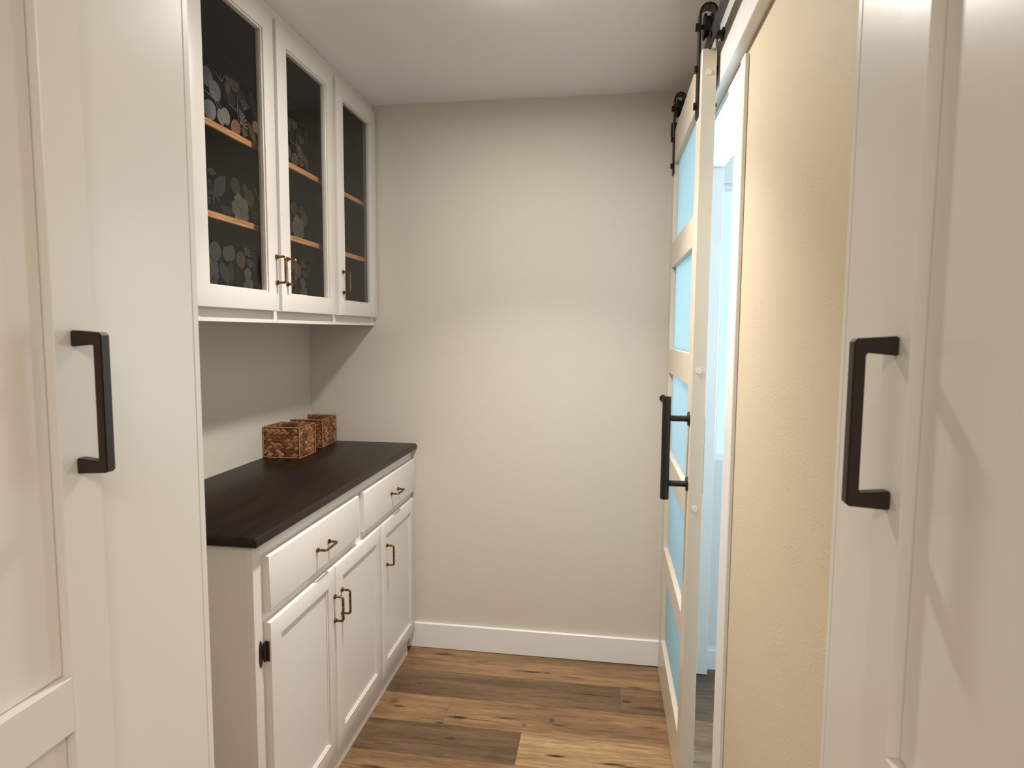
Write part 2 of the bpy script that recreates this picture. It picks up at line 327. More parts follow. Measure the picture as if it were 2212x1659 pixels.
# ------------------------------------------------------------------ the two swung-open pantry doors
def pantry_door(idx, xf, s, lab):
    """xf: face plane; s: +1 face looks to +X (left door), -1 looks to -X"""
    Y0, Y1, Z0, Z1, T = 0.182, 0.588, 0.01, 2.085, 0.020
    st = 0.050; rec = 0.011
    X = lambda d: xf-s*d                     # d = depth below the face
    def bx(d0, d1, *r): a, b = sorted((X(d0), X(d1))); return (a, b, *r)
    mids = [(0.985, 1.0435)]
    boxes = [bx(0, T, Y0, Y0+st, Z0, Z1), bx(0, T, Y1-st, Y1, Z0, Z1), bx(0, T, Y0+st, Y1-st, Z0, Z0+0.07), bx(0, T, Y0+st, Y1-st, Z1-0.06, Z1)]+[bx(0, T, Y0+st, Y1-st, a, b) for a, b in mids]
    d = B('door_%d' % idx, 'door_white', None, *boxes, bev=0.0008, label=lab, **S)
    B('recessed_panel', 'door_white', d, bx(rec, T-0.002, Y0+st+0.0012, Y1-st-0.0012, 1.0447, Z1-0.0612)); B('recessed_panel', 'door_white', d, bx(rec, T-0.002, Y0+st+0.0012, Y1-st-0.0012, Z0+0.0712, 0.9838))
    # flat bar pull: two square legs and a bar, eased corners
    za, zb = 1.2517, 1.3996; yc = 0.5625; h = 0.0060
    leg = 0.0165
    mb = MB()
    prof = [(0, za), (0.0325, za+0.0022), (0.0352, za+0.005), (0.0352, zb-0.005), (0.0325, zb-0.0022), (0, zb), (0, zb-leg), (0.0237, zb-leg+0.0022), (0.0252, zb-leg+0.0004), (0.0252, za+leg-0.0004), (0.0237, za+leg-0.0022), (0, za+leg)]
    b = bmesh.new(); A = []; C = []
    for dd, z in prof: A.append(b.verts.new((X(-dd), yc-h, z))); C.append(b.verts.new((X(-dd), yc+h, z)))
    n = len(prof)
    # caps as quads along the U
    for q in ((0, 1, 10, 11), (1, 2, 9, 10), (2, 3, 8, 9), (3, 4, 7, 8), (4, 5, 6, 7)):
        b.faces.new([A[i] for i in q]); b.faces.new([C[i] for i in q][::-1])
    for k in range(n): b.faces.new((A[k], C[k], C[(k+1) % n], A[(k+1) % n]))
    bmesh.ops.recalc_face_normals(b, faces=b.faces[:])
    sh = [e for e in b.edges if len(e.link_faces) == 2 and e.calc_face_angle(0) > 1.2]
    bmesh.ops.bevel(b, geom=sh, offset=0.0012, segments=2, affect='EDGES', clamp_overlap=True)
    mb.merge(b); mb.build('pull_handle', M['bronze'], d, label='dark bronze bar pull')
    return d
pantry_door(1, -0.535, 1, 'white shaker pantry door swung open on the left with dark pull')
pantry_door(2, 0.243, -1, 'white shaker pantry door swung open on the right with dark pull')

# ------------------------------------------------------------------ brass cabinet pulls
def pull_mesh(x, y, z, axis, cc=0.0755):
    """bar pull standing on the plane X = x, centred on (y, z), running along axis 'Y' or 'Z'"""
    mb = MB(); pr = 0.029; r = 0.0037; rc = 0.007
    P = lambda d, t: (x+d, y+t, z) if axis == 'Y' else (x+d, y, z+t)
    h = cc/2; pts = [P(0, -h), P(pr-rc, -h)]
    for k in range(1, 6): a = k/6*math.pi/2; pts.append(P(pr-rc+rc*math.sin(a), -h+rc-rc*math.cos(a)))
    pts.append(P(pr, -h+rc)); pts.append(P(pr, h-rc))
    for k in range(1, 6): a = k/6*math.pi/2; pts.append(P(pr-rc+rc*math.cos(a), h-rc+rc*math.sin(a)))
    pts += [P(pr-rc, h), P(0, h)]
    mb.tube(pts, r, 10)
    for t in (-h, h):
        q = P(0.0032, t); mb.cyl(q, (1, 0, 0), 0.0068, 0.0062, 20, bev=0.0012)
    return mb

# ------------------------------------------------------------------ base cabinet
XD, XF, XFB = -0.8018, -0.8206, -0.840
ZC = 0.914
YN = 1.333
bc = thing('base_cabinet', (-1.05, 1.95, 0), 'white base cabinet with brass pulls under the dark wood counter', 'cabinet')
B('end_panel', 'white', bc, (XL+0.001, XFB-0.0005, YN+0.002, YN+0.020, 0.0, 0.888))
B('carcass', 'white', bc, (XL+0.001, XFB, YN+0.020, YB-0.003, 0.075, 0.10), (XL+0.001, XL+0.012, YN+0.020, YB-0.003, 0.10, 0.888), (XL+0.012, XFB, YB-0.02, YB-0.003, 0.10, 0.888))
drY = [(1.3743, 1.9418), (1.9877, 2.5572)]; drZ = (0.7071, 0.847)
dY = [(1.3743, 1.7482), (1.7500, 2.1450), (2.1475, 2.5449)]; dZ = (0.0819, 0.6779)
fr = [(XFB, XF, YN, 1.385, 0.0, 0.888), (XFB, XF, 1.932, 1.998, 0.717, 0.836), (XFB, XF, 2.130, 2.160, 0.0925, 0.66), (XFB, XF, 2.535, YB-0.003, 0.012, 0.888),
      (XFB, XF, 1.385, 2.535, 0.836, 0.888), (XFB, XF, 1.385, 2.535, 0.66, 0.717), (XFB, XF, 1.385, 2.535, 0.0585, 0.0925)]
B('face_frame', 'white', bc, *fr, bev=0.0003)
B('toe_board', 'white', bc, (XFB, XF+0.003, YN, 2.488, 0.0, 0.058, 0.001))
for (a, b), hy in zip(drY, (1.6662, 2.2942)):
    mb = MB(); bb = bmesh.new(); bmesh.ops.create_cube(bb, size=1)
    for v in bb.verts: v.co = Vector(((XD+XF)/2+v.co.x*(XD-XF), (a+b)/2+v.co.y*(b-a), sum(drZ)/2+v.co.z*(drZ[1]-drZ[0])))
    es = [e for e in bb.edges if all(v.co.x > XD-0.001 for v in e.verts)]
    bmesh.ops.bevel(bb, geom=es, offset=0.0045, segments=3, affect='EDGES', profile=0.5)
    mb.merge(bb); d = mb.build('drawer', M['white'], bc)
    pull_mesh(XD, hy, 0.773, 'Y').build('brass_pull', M['brass'], d, label='antique brass bar pull')
def shaker(name, xo, xi, a, b, z0, z1, st, rt_, rb, parent, m='white', bev=0.003):
    """frame of a cabinet door facing +X, front at xo"""
    mb = MB(); bb = bmesh.new()
    ys = [a, a+st, b-st, b]; zs = [z0, z0+rb, z1-rt_, z1]
    V = {}
    for x in (xo, xi):
        for i, y in enumerate(ys):
            for j, z in enumerate(zs): V[x, i, j] = bb.verts.new((x, y, z))
    for x in (xo, xi):
        for i in range(3):
            for j in range(3):
                if i == 1 and j == 1: continue
                bb.faces.new((V[x, i, j], V[x, i+1, j], V[x, i+1, j+1], V[x, i, j+1]))
    for i in range(3):
        for j in (0, 3): bb.faces.new((V[xo, i, j], V[xo, i+1, j], V[xi, i+1, j], V[xi, i, j]))
        for k in (0, 3): bb.faces.new((V[xo, k, i], V[xo, k, i+1], V[xi, k, i+1], V[xi, k, i]))
    for j in (1, 2): bb.faces.new((V[xo, 1, j], V[xo, 2, j], V[xi, 2, j], V[xi, 1, j]))
    for k in (1, 2): bb.faces.new((V[xo, k, 1], V[xo, k, 2], V[xi, k, 2], V[xi, k, 1]))
    bmesh.ops.recalc_face_normals(bb, faces=bb.faces[:])
    es = [e for e in bb.edges if all(abs(v.co.x-xo) < 1e-6 for v in e.verts) and all(v.co.y in (0,) or abs(v.co.y-a) < 1e-6 for v in e.verts)]
    es = [e for e in bb.edges if all(abs(v.co.x-xo) < 1e-6 for v in e.verts) and e.calc_face_angle(0) > 1.0 and (all(abs(v.co.y-a) < 1e-5 for v in e.verts) or all(abs(v.co.y-b) < 1e-5 for v in e.verts) or all(abs(v.co.z-z0) < 1e-5 for v in e.verts) or all(abs(v.co.z-z1) < 1e-5 for v in e.verts))]
    bmesh.ops.bevel(bb, geom=es, offset=bev, segments=2, affect='EDGES', profile=0.5)
    mb.merge(bb)
    return mb.build(name, M[m], parent)
for k, (a, b) in enumerate(dY):
    d = shaker('cabinet_door', XD, XF, a, b, *dZ, 0.051, 0.049, 0.053, bc)
    B('recessed_panel', 'white', d, (XF+0.002, XD-0.0075, a+0.051, b-0.051, dZ[0]+0.053, dZ[1]-0.049))
    # stepped sticking inside the frame: a small bead around the panel
    a2, b2, z2, z3 = a+0.051, b-0.051, dZ[0]+0.053, dZ[1]-0.049
    B('panel_bead', 'white', d, (XF+0.002, XD-0.0038, a2, a2+0.005, z2, z3), (XF+0.002, XD-0.0038, b2-0.005, b2, z2, z3), (XF+0.002, XD-0.0038, a2+0.005, b2-0.005, z2, z2+0.005), (XF+0.002, XD-0.0038, a2+0.005, b2-0.005, z3-0.005, z3), bev=0.0008)
    pull_mesh(XD, (1.7355, 1.7880, 2.1975)[k], 0.5505, 'Z').build('brass_pull', M['brass'], d, label='antique brass bar pull')
    if k == 0:   # exposed hinge on the frame stile at the near edge
        mb = MB(); y0 = 1.3495; zc = 0.6055
        prof = []
        for (dy, dz) in ((0, -.018), (.002, -.026), (.006, -.035), (.011, -.026), (.0125, -.018), (.0125, .018), (.011, .026), (.006, .035), (.002, .026), (0, .018)): prof.append((y0+dy, zc+dz))
        mb.prism(prof, 'X', XF, XF+0.0022)
        mb.cyl((XF+0.005, 1.3665, zc), (0, 0, 1), 0.0042, 0.036, 14, bev=0.001)
        mb.cyl((XF+0.005, 1.3665, zc+0.021), (0, 0, 1), 0.003, 0.006, 12); mb.cyl((XF+0.005, 1.3665, zc-0.021), (0, 0, 1), 0.003, 0.006, 12)
        mb.box(XF+0.003, XD-0.004, 1.3705, 1.3742, zc-0.026, zc+0.026, 0.001)
        mb.box(XF+0.0012, XF+0.007, 1.3610, 1.3720, zc-0.012, zc+0.012, 0.001)
        mb.build('cabinet_hinge', M['bronze'], d, label='antique bronze exposed hinge')

# ------------------------------------------------------------------ counter
mb = MB(); x0, x1, y0, y1, z0, z1 = XL+0.0005, -0.793, 1.307, YB-0.0005, 0.8885, ZC
prof = [(x0, z0), (x1-0.006, z0), (x1-0.001, z0+0.004), (x1, z0+0.010), (x1-0.0015, z1-0.008), (x1-0.006, z1-0.002), (x1-0.010, z1), (x0, z1)]
bb = bmesh.new()
R0 = [(x, z) for x, z in prof]
# the near end carries the same edge profile: mitred rings
ins = lambda x: x1-x
A = [bb.verts.new((x, y0+(ins(x) if 0 < i < 7 else 0) if i not in (0, 7) else y0+(0.006 if i == 0 else 0.010), z)) for i, (x, z) in enumerate(prof)]
Cc = [bb.verts.new((x, y1, z)) for x, z in prof]
L = [bb.verts.new((x0, y0+ins(x), z)) for x, z in prof[1:7]]
for k in range(1, 6): bb.faces.new((A[k], A[k+1], Cc[k+1], Cc[k])); bb.faces.new((L[k-1], L[k], A[k+1], A[k]))
bb.faces.new((L[5], Cc[7], Cc[6], A[6])); bb.faces.new((L[0], A[1], Cc[1], Cc[0]))
bb.faces.new(Cc); bb.faces.new([Cc[0], Cc[7]]+L[::-1])
bb.verts.remove(A[0]); bb.verts.remove(A[7])
bmesh.ops.recalc_face_normals(bb, faces=bb.faces[:])
mb.merge(bb)
mb.build('countertop', M['top'], None, label='dark stained wood countertop on the white base cabinet', category='countertop')

# ------------------------------------------------------------------ wall cabinet with glass doors
XV, XU, XUB = -0.9601, -0.9805, -1.0
vb, vt = 1.456, 2.2999
wc = thing('wall_cabinet', (-1.13, 1.95, 1.42), 'white wall cabinet with three glass doors and dark floral lining', 'cabinet')
CY0, CY1 = 1.338, YB-0.003
B('end_panel', 'white', wc, (XL+0.001, XUB, CY0, CY0+0.012, 1.4215, ZH-0.001))
B('carcass', 'inside', wc, (XL+0.001, XUB, CY0+0.012, CY0+0.022, 1.44, ZH-0.002), (XL+0.012, XUB, CY1-0.016, CY1, 1.44, ZH-0.002), (XL+0.012, XUB, CY0+0.022, CY1-0.016, 1.44, 1.466), (XL+0.012, XUB, CY0+0.022, CY1-0.016, 2.30, 2.33),
  (XL+0.001, XL+0.012, CY0+0.022, CY1, 1.43, ZH-0.002), (XL+0.012, -1.248, CY0+0.022, CY1-0.016, 2.247, 2.30), label='dark brown cabinet interior')
ff = [(XUB, XU, CY0, 1.40, 1.4215, ZH-0.001), (XUB, XU, 1.737, 1.7625, 1.4215, 2.27), (XUB, XU, 2.145, 2.1655, 1.4215, 2.27), (XUB, XU, 2.515, CY1, 1.4215, ZH-0.001), (XUB, XU, 1.40, 2.515, 2.27, ZH-0.001)]
for a, b in ((1.40, 1.737), (1.7625, 2.145), (2.1655, 2.515)): ff.append((XUB, XU-0.0022, a, b, 1.428, 1.475))
B('face_frame', 'white', wc, *ff, bev=0.0003)
B('bottom_board', 'white', wc, (XL+0.001, XUB-0.0002, CY0+0.012, CY1, 1.4215, 1.428, 0.001), (XUB, XU+0.0004, 1.40, 1.737, 1.4215, 1.428), (XUB, XU+0.0004, 1.7625, 2.145, 1.4215, 1.428), (XUB, XU+0.0004, 2.1655, 2.515, 1.4215, 1.428))
for z in (1.687, 1.916):
    s_ = B('shelf', 'inside', wc, (-1.245, -1.008, CY0+0.023, CY1-0.017, z, z+0.0165), label='dark shelf with oak front edge')
    B('shelf_edge', 'oak', s_, (-1.008, -1.000, CY0+0.023, CY1-0.017, z, z+0.0165, 0.0006), label='pale oak front edge')
gY = [(1.357, 1.7426), (1.7598, 2.1457), (2.1690, 2.5535)]
for k, (a, b) in enumerate(gY):
    d = shaker('glass_door', XV, XU, a, b, vb, vt, 0.056, 0.058, 0.0525, wc)
    a2, b2, z2, z3 = a+0.056, b-0.056, vb+0.0525, vt-0.058
    B('glass_bead', 'white', d, (XU, XV-0.004, a2, a2+0.005, z2, z3), (XU, XV-0.004, b2-0.005, b2, z2, z3), (XU, XV-0.004, a2+0.005, b2-0.005, z2, z2+0.005), (XU, XV-0.004, a2+0.005, b2-0.005, z3-0.005, z3), bev=0.001)
    B('glass_pane', 'glass', d, (-0.9745, -0.9725, a2+0.0052, b2-0.0052, z2+0.0052, z3-0.0052), label='clear glass pane')
    pull_mesh(XV, (1.7290, 1.7900, 2.2010)[k], 1.5775, 'Z').build('brass_pull', M['brass'], d, label='antique brass bar pull')
# printed paper on the back
WX = XL+0.0145
pp = B('wallpaper', 'paper', wc, (XL+0.0121, WX, CY0+0.023, CY1-0.0165, 1.467, 2.2465), label='near-black wallpaper with grey and tan botanicals')
INK = dict(lav=srgb(172, 164, 174), grey=srgb(190, 187, 188), pale=srgb(202, 196, 184), tan=srgb(204, 160, 120), brown=srgb(142, 116, 98), taupe=srgb(150, 130, 116), dark=srgb(78, 68, 66), slate=srgb(148, 144, 147), cream=srgb(218, 206, 186), white=srgb(205, 204, 204))
class Print:
    def __init__(s): s.v = []; s.f = []; s.c = []; s.layer = 0
    def poly(s, pts, col):
        s.layer += 1; x = WX+0.00012+0.0000042*s.layer
        pts = [(min(max(y, CY0+0.024), CY1-0.018), min(max(z, 1.468), 2.2460)) for y, z in pts]
        i = len(s.v); s.v += [(x, y, z) for y, z in pts]; s.f.append(list(range(i, i+len(pts)))); s.c.append(col)
    def leaf(s, y0, z0, y1, z1, w, col, pointed=False, veins=True):
        dy, dz = y1-y0, z1-z0; L = math.hypot(dy, dz); ty, tz = dy/L, dz/L; ny, nz = -tz, ty
        n = 14; left = []; right = []
        for k in range(n+1):
            t = k/n; h = (math.sin(math.pi*t)**(1.05 if pointed else 0.55))*w/2*(1+0.16*(0.5-t)) if 0 < t < 1 else 0
            cy, cz = y0+dy*t, z0+dz*t; left.append((cy+ny*h, cz+nz*h)); right.append((cy-ny*h, cz-nz*h))
        s.poly(left+right[1:-1][::-1], col)
        if veins:
            vc = tuple(x*0.62 for x in col[:3])+(1,)
            s.line([(y0, z0), (y0+dy*.93, z0+dz*.93)], w*0.022+0.0003, vc)
            for k in (.2, .38, .56, .74):
                h = math.sin(math.pi*(k+.12))**0.6*w*0.40
                for sd in (1, -1):
                    a = (y0+dy*k, z0+dz*k); e = (y0+dy*(k+.15)+sd*ny*h, z0+dz*(k+.15)+sd*nz*h); s.line([a, e], w*0.012+0.0002, vc)
    def line(s, pts, w, col):
        for (a, b), (c, d) in zip(pts[:-1], pts[1:]):
            l = math.hypot(c-a, d-b) or 1; ny, nz = -(d-b)/l*w, (c-a)/l*w
            s.poly([(a+ny, b+nz), (c+ny*.8, d+nz*.8), (c-ny*.8, d-nz*.8), (a-ny, b-nz)], col)
    def flower(s, y, z, r, col):
        for k in range(5):
            a = math.pi/2+k*2*math.pi/5+0.3; cy, cz = y+r*.5*math.cos(a), z+r*.5*math.sin(a); pts = []
            for j in range(18):
                t = j/18*2*math.pi; q = r*(.56+.05*math.sin(5*t+k)); pts.append((cy+q*math.cos(t), cz+q*math.sin(t)))
            sh = (0.98, 0.80, 0.90, 0.76, 0.86)[k]; s.line(pts+[pts[0]], 0.0005, tuple(c*0.45 for c in col[:3])+(1,)); s.poly(pts, tuple(c*sh for c in col[:3])+(1,))
        dk = tuple(c*0.5 for c in col[:3])+(1,)
        for k in range(10):
            a = k*2*math.pi/10; s.line([(y+r*.06*math.cos(a), z+r*.06*math.sin(a)), (y+r*.45*math.cos(a), z+r*.45*math.sin(a))], 0.0005, dk)
        s.poly([(y+r*.07*math.cos(j), z+r*.07*math.sin(j)) for j in (0, 1, 2, 3, 4, 5)], dk)
    def sprig(s, y, z, a0, r, col, n=6):
        for k in range(n):
            a = a0+(k-(n-1)/2)*0.34; e = (y+r*math.cos(a), z+r*math.sin(a)); s.line([(y, z), e], 0.0011, col)
            for q in (.55, .8, 1.0):
                for sd in (-.5, .5):
                    b = a+sd; c = (y+r*q*math.cos(a), z+r*q*math.sin(a)); s.leaf(c[0], c[1], c[0]+r*.22*math.cos(b), c[1]+r*.22*math.sin(b), r*.075, col, veins=False)
pr = Print()
LEAVES = [(2.039, 2.154, 2.087, 2.149, .044, 'dark'), (1.992, 2.193, 2.025, 2.161, .05, 'dark'), (2.131, 2.253, 2.154, 2.158, .039, 'dark'), (2.061, 2.227, 2.085, 2.19, .048, 'dark'), (2.137, 1.831, 2.152, 1.785, .034, 'dark'), (2.166, 1.842, 2.166, 1.788, .029, 'dark'), (2.016, 1.617, 2.017, 1.542, .035, 'dark'), (2.127, 1.688, 2.126, 1.616, .034, 'dark'),
 (1.867, 2.231, 1.892, 2.173, .063, 'lav'), (1.904, 2.201, 1.938, 2.143, .06, 'lav'), (1.88, 2.133, 1.899, 2.071, .07, 'grey'), (1.94, 2.124, 1.958, 2.074, .041, 'grey'), (1.965, 2.136, 1.986, 2.084, .048, 'pale'), (2.019, 2.115, 2.045, 2.067, .058, 'tan'), (2.15, 2.153, 2.163, 2.111, .041, 'tan'), (2.107, 2.136, 2.159, 2.067, .032, 'brown'),
 (1.977, 2.247, 2.026, 2.240, .042, 'taupe'), (1.976, 2.213, 2.006, 2.207, .041, 'taupe'), (2.026, 2.246, 2.046, 2.213, .051, 'taupe'), (1.962, 1.911, 1.894, 1.83, .056, 'slate'), (1.863, 1.91, 1.913, 1.907, .023, 'slate'), (1.991, 1.889, 2.046, 1.896, .056, 'taupe'), (2.062, 1.908, 2.087, 1.888, .032, 'taupe'), (2.092, 1.898, 2.116, 1.838, .055, 'taupe'),
 (1.884, 1.687, 1.902, 1.624, .063, 'grey'), (1.947, 1.679, 1.963, 1.628, .043, 'grey'), (1.976, 1.687, 1.982, 1.633, .049, 'grey'), (2.029, 1.673, 2.046, 1.615, .057, 'tan'), (2.073, 1.62, 2.081, 1.573, .045, 'pale'), (1.916, 1.629, 1.964, 1.552, .047, 'slate'), (1.975, 1.638, 1.978, 1.551, .034, 'brown'),
 (1.90, 1.78, 1.94, 1.73, .05, 'lav'), (2.0, 1.775, 2.05, 1.725, .045, 'taupe'), (2.10, 1.76, 2.13, 1.71, .04, 'brown'), (1.93, 2.02, 1.98, 1.96, .05, 'slate'), (2.05, 2.03, 2.09, 1.965, .05, 'grey'), (2.14, 2.02, 2.16, 1.95, .04, 'tan')]
for sh in (0.0, 0.402, -0.402, 0.804):
    if sh == 0.804: continue
    for y0_, z0_, y1_, z1_, w_, c_ in LEAVES:
        if not (CY0+0.05 < y0_+sh < CY1-0.03): continue
        L_ = math.hypot(y1_-y0_, z1_-z0_); pr.leaf(y0_+sh, z0_, y1_+sh, z1_, w_, INK[c_], pointed=(w_ < 0.62*L_), veins=c_ != 'dark')
    for y_, z_, r_, c_ in ((2.0443, 1.8188, .05, 'cream'), (1.8652, 1.5908, .042, 'grey'), (2.0799, 1.5552, .03, 'pale'), (1.8677, 1.545, .03, 'slate'), (1.95, 1.50, .04, 'taupe')):
        if CY0+0.06 < y_+sh < CY1-0.05: pr.flower(y_+sh, z_, r_, INK[c_])
    for pts in (((1.846, 2.154), (1.912, 2.143), (1.93, 2.118)), ((1.922, 2.144), (1.931, 2.138), (1.954, 2.124)), ((1.884, 2.15), (1.894, 2.163), (1.91, 2.163)), ((2.045, 2.119), (2.039, 2.149), (1.99, 2.155)), ((2.039, 2.149), (2.043, 2.2)), ((2.131, 1.911), (2.178, 1.856)), ((1.939, 1.802), (1.946, 1.786)), ((1.952, 2.212), (1.944, 2.243)), ((1.952, 2.212), (1.92, 2.233)), ((1.952, 2.212), (1.968, 2.236))):
        if all(CY0+0.03 < y+sh < CY1-0.02 for y, z in pts): pr.line([(y+sh, z) for y, z in pts], 0.0013, INK['pale'])
    for y_, z_, a_, r_, c_ in ((2.055, 2.112, 0.75, .038, 'pale'), (2.075, 2.075, 1.3, .025, 'tan'), (2.059, 1.665, 0.8, .032, 'grey'), (2.085, 1.622, 1.3, .026, 'grey'), (1.867, 1.880, -1.40, .066, 'slate'), (1.94, 1.786, 1.3, .024, 'taupe'), (1.972, 1.786, 1.5, .024, 'taupe'), (2.08, 2.165, 1.5, .03, 'slate')):
        if CY0+0.06 < y_+sh < CY1-0.06: pr.sprig(y_+sh, z_, a_, r_, INK[c_])
me = bpy.data.meshes.new('printed_leaves'); me.from_pydata(pr.v, [], pr.f)
ca = me.color_attributes.new('tint', 'FLOAT_COLOR', 'CORNER')
li = 0
for p, c in zip(me.polygons, pr.c):
    for _ in p.vertices: ca.data[li].color = c; li += 1
me.validate(); link('printed_leaves', me, M['print'], pp, kind='stuff')

# ------------------------------------------------------------------ wicker baskets
BROWN = [srgb(172, 120, 78), srgb(142, 94, 60), srgb(120, 76, 50), srgb(192, 142, 96), srgb(108, 66, 46), srgb(160, 112, 78), srgb(130, 88, 66)]
def lump(b, c, along, upv, out, ln, ht, th, tilt, col, cl):
    """one folded strand bulge: pointed ellipsoid"""
    a = (along*math.cos(tilt)+upv*math.sin(tilt)); u = (upv*math.cos(tilt)-along*math.sin(tilt)); rings = []; nl, nr = 6, 8
    p0 = b.verts.new(c-a*ln/2); p1 = b.verts.new(c+a*ln/2)
    for i in range(1, nl):
        t = i/nl; r = math.sin(math.pi*t)**0.62; rings.append([b.verts.new(c+a*(t-.5)*ln+u*(r*ht/2*math.cos(6.2832*k/nr))+out*(r*th/2*math.sin(6.2832*k/nr))) for k in range(nr)])
    fs = []
    for k in range(nr):
        fs.append(b.faces.new((p0, rings[0][(k+1) % nr], rings[0][k]))); fs.append(b.faces.new((p1, rings[-1][k], rings[-1][(k+1) % nr])))
        for i in range(nl-2): fs.append(b.faces.new((rings[i][k], rings[i][(k+1) % nr], rings[i+1][(k+1) % nr], rings[i+1][k])))
    for f in fs:
        for lp in f.loops: lp[cl] = col
def basket(loc, rot, w, d, h, lab, seed):
    rnd = random.Random(seed); t = thing('wicker_basket', loc, lab, 'basket', 'woven baskets on the counter')
    R = Matrix.Rotation(rot, 3, 'Z'); P = lambda x, y, z: R @ Vector((x, y, z))+Vector(loc)
    nb = 4; bh = (h-0.010)/nb
    cs = [(-w/2, -d/2), (w/2, -d/2), (w/2, d/2), (-w/2, d/2)]
    for j in range(nb):
        b = bmesh.new(); cl = b.loops.layers.float_color.new('tint')
        zc = 0.005+bh*(j+.5)
        for sd in range(4):
            (xa, ya), (xb, yb) = cs[sd], cs[(sd+1) % 4]; L_ = math.hypot(xb-xa, yb-ya); n = max(4, round(L_/0.026))
            al = R @ Vector(((xb-xa)/L_, (yb-ya)/L_, 0)); out = R @ Vector(((yb-ya)/L_, -(xb-xa)/L_, 0)); uz = Vector((0, 0, 1))
            for half in (0, 1):
                for k in range(n):
                    q = (k+(.5 if half == 0 else 0.95)+rnd.uniform(-.1, .1))/n
                    q = min(max(q, 0.6/n), 1-0.62/n)
                    x, y = xa+(xb-xa)*q, ya+(yb-ya)*q
                    c = P(x, y, zc+(0.23 if half == 0 else -0.23)*bh)-out*0.0062
                    tl = (-1 if half == 0 else 1)*rnd.uniform(.28, .5)
                    lump(b, c, al, uz, out, L_/n*1.5*rnd.uniform(.9, 1.15), bh*0.60*rnd.uniform(.9, 1.12), 0.0105, tl, rnd.choice(BROWN), cl)
        mb = MB(); me = bpy.data.meshes.new('woven_braid'); b.to_mesh(me); b.free()
        mb.bm.free(); link('woven_braid', me, M['weave'], t)
    ins_ = 0.0022
    rim = [P(x-math.copysign(ins_, x), y-math.copysign(ins_, y), h-0.0025) for x, y in cs]
    def ring(z, r, nm):
        pts = []
        for i in range(4):
            p, q = Vector((*cs[i], z)), Vector((*cs[(i+1) % 4], z))
            for k in range(12):
                s_ = p.lerp(q, k/12); s_.x -= math.copysign(ins_, s_.x); s_.y -= math.copysign(ins_, s_.y)
                pts.append(P(s_.x, s_.y, z+rnd.uniform(-.0006, .0006)))
        MB().tube(pts, r, 8, True).build(nm, M['wire'], t)
    ring(h-0.002, 0.0027, 'rim'); ring(0.0026, 0.0022, 'bottom_wire')
    for x, y in cs:
        x -= math.copysign(0.0008, x); y -= math.copysign(0.0008, y)
        MB().tube([P(x, y, 0.003), P(x, y, h*.5), P(x, y, h-0.003)], 0.0022, 8).build('corner_post', M['wire'], t)
    li_ = MB(); q_ = 0.0035; e_ = 0.0055
    for bx in ((-w/2+q_, w/2-q_, -d/2+q_, -d/2+e_), (-w/2+q_, w/2-q_, d/2-e_, d/2-q_), (-w/2+q_, -w/2+e_, -d/2+e_, d/2-e_), (w/2-e_, w/2-q_, -d/2+e_, d/2-e_)):
        li_.box(*bx, 0.006, h-0.006, tf=lambda v: P(v.x, v.y, v.z))
    li_.build('inner_weave', M['wire_dark'], t)
    b = MB(); b.box(-w/2+.008, w/2-.008, -d/2+.008, d/2-.008, 0.002, 0.006, tf=lambda v: P(v.x, v.y, v.z)); b.build('basket_base', M['wire'], t)
basket((-1.2015, 2.2325, ZC), 0.0, 0.147, 0.132, 0.120, 'small square woven basket nearer the camera on the dark counter', 3)
basket((-1.2205, 2.4668, ZC), 0.07, 0.144, 0.160, 0.118, 'small square woven basket in the corner against the back wall', 8)

# ------------------------------------------------------------------ sliding barn door
XB0, XB1 = 0.2444, 0.2824
YN_, YF_ = 1.7708, 2.520
ZB0, ZB1 = 0.012, 2.1527
sk = lambda v: Vector((v.x+(v.y-YN_)*0.0042, v.y, v.z))
pY = (1.856, 2.434); pZ = [(0.180, 0.475), (0.560, 0.858), (0.945, 1.248), (1.340, 1.644), (1.735, 2.030)]
mb = MB()
for r_ in [(XB0, XB1, YN_, pY[0], ZB0, ZB1), (XB0, XB1, pY[1], YF_, ZB0, ZB1), (XB0, XB1, pY[0], pY[1], ZB0, pZ[0][0]), (XB0, XB1, pY[0], pY[1], pZ[4][1], ZB1)]+[(XB0, XB1, pY[0], pY[1], pZ[k][1], pZ[k+1][0]) for k in range(4)]:
    mb.box(*r_, bev=0.0008, tf=sk)
bd = mb.build('door_3', M['barn_white'], None, label='white sliding barn door with five frosted glass panes', **S)
for a, b in pZ:
    MB().box(XB0+0.0165, XB0+0.0215, pY[0]-0.004, pY[1]+0.004, a-0.004, b+0.004, tf=sk).build('frosted_pane', M['frost'], bd, label='frosted glass pane')
for z in (0.905, 1.295, 2.092):
    MB().cyl((0.2620, YN_-0.0006, z), (0, -1, 0), 0.0088, 0.0025, 20, bev=0.001).build('hole_cap', M['cap'], bd)
mb = MB(); mb.cyl((0.181, 1.802, 1.0705), (0, 0, 1), 0.0122, 0.297, 24, bev=0.0012)
for z in (1.1565, 0.9680): mb.cyl((0.2135, 1.802, z), (1, 0, 0), 0.0085, 0.062, 18); mb.cyl((0.2420, 1.802, z), (1, 0, 0), 0.0205, 0.0048, 26, bev=0.0015)
mb.build('bar_pull', M['black'], bd, label='round black bar pull')
B('flush_pull', 'black', bd, (XB1, XB1+0.0032, 1.785, 1.825, 0.944, 1.166, 0.001))
